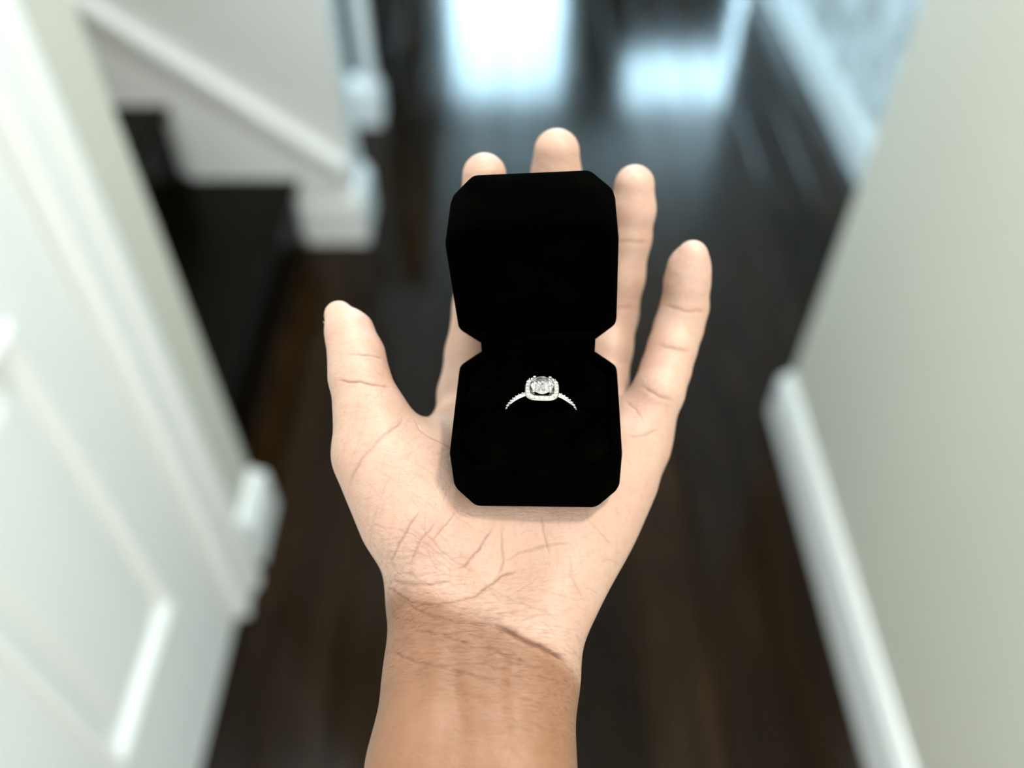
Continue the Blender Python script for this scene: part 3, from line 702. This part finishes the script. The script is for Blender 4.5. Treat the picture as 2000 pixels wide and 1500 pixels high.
# centre stone, basket and four prongs
stone = link('centre_stone', mesh_of(brilliant(.0037), 'centre_stone'), M_GEM, ring, (0, 0, (HZ+1.9)*MM)); stone['label'] = 'round brilliant centre diamond'
stone.rotation_euler = (0, 0, math.radians(11))
bm = bmesh.new(); fr = []
for z, r in ((-2.0, 1.8), (-.2, 2.6), (1.2, 3.1)):
    fr.append([(r*math.cos(2*math.pi*i/24)*MM, r*math.sin(2*math.pi*i/24)*MM, z*MM) for i in range(24)])
for z, r in ((1.2, 2.85), (-.2, 2.3), (-2.0, 1.5)):
    fr.append([(r*math.cos(2*math.pi*i/24)*MM, r*math.sin(2*math.pi*i/24)*MM, z*MM) for i in range(24)])
extrude_profile(bm, fr+[fr[0]], False)
link('basket', mesh_of(bm, 'basket', True), M_GOLD, ring, (0, 0, HZ*MM))
for k in range(4):
    a = math.radians(45+90*k); c, s = math.cos(a), math.sin(a); bm = bmesh.new(); fr = []
    for rr, z, th in ((2.7, -.4, .40), (3.7, 1.2, .40), (3.95, 2.0, .42), (3.85, 2.55, .44), (3.5, 2.9, .40), (3.0, 3.0, .26)):
        fr.append([((rr*c - th*math.sin(q)*s)*MM, (rr*s + th*math.sin(q)*c)*MM, (z+th*math.cos(q))*MM) if z > 2.3 else
                   ((rr*c + th*(math.cos(q)*c-math.sin(q)*s))*MM, (rr*s + th*(math.cos(q)*s+math.sin(q)*c))*MM, z*MM) for q in [2*math.pi*i/10 for i in range(10)]])
    extrude_profile(bm, fr, True); link('prong', mesh_of(bm, 'prong', True), M_GOLD, ring, (0, 0, HZ*MM))
# ---- mesh of the hand: sample the field, polygonise, subdivide, then press the skin folds in
def build_hand():
    h = .8
    lo = np.array([-76., -92, 1074]); hi = np.array([78., 288, 1242])
    n = np.ceil((hi-lo)/h).astype(int)
    gx = (lo[0]+h*np.arange(n[0], dtype='f4'))[:, None, None]; gz = (lo[2]+h*np.arange(n[2], dtype='f4'))[None, None, :]
    f = np.empty(n, 'f4')
    for y0 in range(0, n[1], 64):                                  # slabs keep memory low
        gy = (lo[1]+h*np.arange(y0, min(y0+64, n[1]), dtype='f4'))[None, :, None]
        f[:, y0:y0+64, :] = hand_sdf(gx, gy, gz)
    V, Q = surface_nets(f, lo, h); del f
    org = np.array([-5., 120., 1138.])
    me = bpy.data.meshes.new('hand'); me.from_pydata(((V-org)*.001).tolist(), [], Q.tolist())
    o = bpy.data.objects.new('hand', me); COL.objects.link(o)
    s = o.modifiers.new('s', 'SMOOTH'); s.factor = .5; s.iterations = 2
    m = o.modifiers.new('m', 'SUBSURF'); m.levels = 1; m.render_levels = 1
    ev = o.evaluated_get(bpy.context.evaluated_depsgraph_get())
    me2 = bpy.data.meshes.new_from_object(ev); o.modifiers.clear(); o.data = me2; bpy.data.meshes.remove(me)
    me2.name = 'hand'
    for p in me2.polygons: pass
    me2.polygons.foreach_set('use_smooth', np.ones(len(me2.polygons), bool))
    nv = len(me2.vertices); co = np.empty(nv*3, 'f4'); me2.vertices.foreach_get('co', co); co = co.reshape(-1, 3)*1000+org
    no = np.empty(nv*3, 'f4'); me2.vertices.foreach_get('normal', no); no = no.reshape(-1, 3)
    crease = np.zeros(nv, 'f4'); disp = np.zeros(nv, 'f4')
    def seg_d(P, a, b):
        a = np.array(a); b = np.array(b); ab = b-a
        t = np.clip(((P-a)@ab)/(ab@ab+1e-9), 0, 1)
        return np.linalg.norm(P-a-t[:, None]*ab, axis=1)
    for path, hw, st in CREASES:
        A = np.array(path); m = np.all((co > A.min(0)-6) & (co < A.max(0)+6), axis=1); ii = np.nonzero(m)[0]
        if not len(ii): continue
        P = co[ii].astype(float); P += .12*np.sin(P[:, [1, 0, 0]]*.9+.6*P[:, [0, 2, 1]]) + .04*np.sin(P[:, [1, 0, 0]]*2.3+P[:, [2, 1, 1]]); hw = max(hw*.85, .34); d = np.full(len(ii), 99.)
        for k, (a, b) in enumerate(zip(path, path[1:])): d = np.minimum(d, seg_d(P, a, b))
        ends = np.minimum(np.linalg.norm(P-A[0], axis=1), np.linalg.norm(P-A[-1], axis=1))
        fade = np.clip(ends/4.0, .15, 1)
        g = np.exp(-(d/(hw*1.0))**2)*fade
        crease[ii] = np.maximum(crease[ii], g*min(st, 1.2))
        disp[ii] -= st*fade*(.55*np.exp(-(d/hw)**2) + .16*np.exp(-(d/(hw*3.5))**2) - .10*np.exp(-((d-hw*2.6)/(hw*1.6))**2))
    # many fine strokes in the palm and thumb-base skin, seen in plan
    up = no[:, 2] > .15
    rng = np.random.default_rng(5)
    fine = np.zeros(nv, 'f4')
    zones = [(-46, 4, 106, 132, -13, 90, 1.3), (-46, -20, 130, 146, -20, 40, 1.3), (-46, -14, 134, 178, 58, 55, .8), (-46, -14, 134, 172, -28, 45, .8), (-14, 32, 124, 154, 20, 40, .7), (-14, 38, 124, 160, 95, 34, .6),
             (14, 48, 150, 205, 75, 26, .6), (-44, 16, 112, 134, -16, 60, 1.0), (-62, -36, 176, 200, -5, 16, .5), (-60, -30, 165, 186, 65, 22, .6)]
    P2 = co[:, :2]
    order = np.argsort(P2[:, 0]); xs = P2[order, 0]
    for x0, x1, y0, y1, ang, cnt, stg in zones:
        for _ in range(cnt):
            cx, cy = rng.uniform(x0, x1), rng.uniform(y0, y1); a = math.radians(ang+rng.normal(0, 11)); L = rng.uniform(3, 11)*(2.2 if stg > 1.1 else 1)
            hw = rng.uniform(.2, .3); st = rng.uniform(.25, .8)*stg; bend = rng.normal(0, .02)
            i0, i1 = np.searchsorted(xs, [cx-L-2, cx+L+2]); ii = order[i0:i1]
            ii = ii[(np.abs(P2[ii, 1]-cy) < L+2) & up[ii]]
            if not len(ii): continue
            dx, dy = P2[ii, 0]-cx, P2[ii, 1]-cy
            u = dx*math.cos(a)+dy*math.sin(a); v = -dx*math.sin(a)+dy*math.cos(a) - bend*u*u + .15*np.sin(u*1.3+cx)
            g = np.exp(-(v/hw)**2)*np.clip((L/2-np.abs(u))/1.5, 0, 1)*st
            fine[ii] = np.maximum(fine[ii], g)
    disp -= fine*.16
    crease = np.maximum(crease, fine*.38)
    co2 = co + no*disp[:, None]
    me2.vertices.foreach_set('co', (((co2-org)*.001).astype('f4')).ravel())
    # skin tone fields: palm pad paleness, back of the hand with painted edge shade, fingertips
    x, y, z = co.T
    ln = np.clip((y - (117.5 - .42*x))/8.0, 0, 1)          # wrist fold line, slanting down to the little-finger side
    palm = ln*ln*(3-2*ln)
    back = np.clip((.46-(no[:, 2]*.77-no[:, 1]*.62))/.7, 0, 1)         # back-of-hand skin, plus edge shade painted in where the surface turns side-on
    tip = np.zeros(nv)
    for ch in FINGERS:
        a = np.array(ch[-1][:3]); tip = np.maximum(tip, np.exp(-(np.linalg.norm(co-a, axis=1)/15.0)**2))
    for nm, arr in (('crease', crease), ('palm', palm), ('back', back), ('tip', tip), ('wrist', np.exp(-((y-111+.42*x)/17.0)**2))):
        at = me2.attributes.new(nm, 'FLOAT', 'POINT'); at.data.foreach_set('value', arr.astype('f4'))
    o.location = org*.001
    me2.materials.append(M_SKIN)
    me2.update()
    return o, org
def skin():
    m = mat('skin', (.7, .45, .33), .46, 0, .42); t = N(m)
    A = {k: t.n('ShaderNodeAttribute', attribute_name=k).outputs['Fac'] for k in ('crease', 'palm', 'back', 'tip', 'wrist')}
    tc = t.n('ShaderNodeTexCoord'); P = tc.outputs['Object']
    n1 = t.n('ShaderNodeTexNoise', Scale=70, Detail=4, Roughness=.6); t.l(P, n1.inputs['Vector'])
    n2 = t.n('ShaderNodeTexNoise', Scale=420, Detail=3); t.l(P, n2.inputs['Vector'])
    c = t.mix(A['palm'], SKIN_ARM, SKIN_PALM)
    bk = t.math('MULTIPLY', A['back'], .75); c = t.mix(bk, c, SKIN_BACK_SHADE)  # dorsal skin tone together with the painted edge shade
    c = t.mix(t.math('MULTIPLY', A['tip'], .55), c, SKIN_TIP)
    f = t.math('MULTIPLY', t.math('SUBTRACT', n1.outputs[0], .40), 2.2); f.node.use_clamp = True
    c = t.mix(t.math('MULTIPLY', f, t.math('MULTIPLY_ADD', A['palm'], .85)), c, t.mix(.5, c, SKIN_BLUSH))
    f2 = t.math('MULTIPLY', t.math('SUBTRACT', n2.outputs[0], .5), .5); f2.node.use_clamp = True
    c = t.mix(f2, c, SKIN_ARM)
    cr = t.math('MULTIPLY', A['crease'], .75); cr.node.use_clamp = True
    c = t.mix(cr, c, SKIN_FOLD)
    mp = t.n('ShaderNodeMapping'); mp.inputs['Rotation'].default_value = (0, 0, math.radians(14)); mp.inputs['Scale'].default_value = (.16, 1, .35); t.l(P, mp.inputs['Vector'])
    wl = t.n('ShaderNodeTexNoise', Scale=1300, Detail=2); t.l(mp.outputs[0], wl.inputs['Vector'])
    f3 = t.math('MULTIPLY', t.math('SUBTRACT', wl.outputs[0], .5), t.math('ADD', t.math('MULTIPLY', A['wrist'], 2.4), .25)); f3.node.use_clamp = True
    c = t.mix(f3, c, SKIN_FOLD)
    t.l(c, t.b.inputs['Base Color'])
    t.b.inputs['Subsurface Weight'].default_value = .10; t.b.inputs['Subsurface Radius'].default_value = (1.0, .35, .2); t.b.inputs['Subsurface Scale'].default_value = .003
    # relief: pores, fine cross-hatched cells, and close lines across the wrist
    vo = t.n('ShaderNodeTexVoronoi', Scale=900, feature='DISTANCE_TO_EDGE'); t.l(P, vo.inputs['Vector'])
    h1 = t.math('MULTIPLY', vo.outputs['Distance'], .35)
    h2 = t.math('MULTIPLY', wl.outputs[0], t.math('ADD', t.math('MULTIPLY', A['wrist'], 2.2), .35))
    h3 = t.math('MULTIPLY', n2.outputs[0], .5)
    bp = t.n('ShaderNodeBump', Strength=.5, Distance=.0007); t.l(t.math('ADD', t.math('ADD', h1, h2), h3), bp.inputs['Height']); t.l(bp.outputs[0], t.b.inputs['Normal'])
    r = t.math('MULTIPLY_ADD', n2.outputs[0], .25); r.node.inputs[2].default_value = .34; t.l(r, t.b.inputs['Roughness'])
    return m
SKIN_PALM = (.49, .322, .245); SKIN_ARM = (.22, .106, .055); SKIN_BACK_SHADE = (.20, .105, .06); SKIN_TIP = (.58, .385, .315)
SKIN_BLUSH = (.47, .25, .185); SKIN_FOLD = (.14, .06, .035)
M_SKIN = skin()
hand, HORG = build_hand()
tag(hand, 'bare left hand and forearm, palm up, fingers spread, holding the black ring box', 'hand')
# nails on the far side of each fingertip
M_NAIL = mat('nail', (.74, .50, .42), .25, 0, .5); M_NAIL.node_tree.nodes['Principled BSDF'].inputs['Subsurface Weight'].default_value = .2
def nail(chain, back, rad, ln):
    tipc, prev = Vector(chain[-1][:3]), Vector(chain[-2][:3])
    d = (tipc-prev).normalized(); b = Vector(back); b = (b-d*b.dot(d)).normalized(); s = d.cross(b)
    R_ = chain[-2][3]*.5+chain[-1][3]*.5
    bm = bmesh.new(); rows = []
    for u in range(9):
        row = []
        for v in range(9):
            q = (v/8-.5)*2; L = u/8
            ang = q*math.radians(62); r = R_*rad
            p = tipc + d*(ln[0]+(ln[1]-ln[0])*L - 1.6*q*q*(L if L > .5 else (1-L)*.6)) + b*(r*math.cos(ang)+.25-1.2*max(0, L-.6)) + s*(r*math.sin(ang)*.92)
            row.append(bm.verts.new((p-Vector(HORG))*.001))
        rows.append(row)
    for u in range(8):
        for v in range(8): bm.faces.new((rows[u][v], rows[u][v+1], rows[u+1][v+1], rows[u+1][v]))
    r = bmesh.ops.solidify(bm, geom=bm.faces[:], thickness=.0004)
    return link('fingernail', mesh_of(bm, 'fingernail', True), M_NAIL, hand)
for ch in FINGERS[:4]: nail(ch, (0, .82, -.57), .97, (-8, ch[-1][3]-2.6))
nail(FINGERS[4], (-.62, .36, -.70), .95, (-9.5, 2.6))
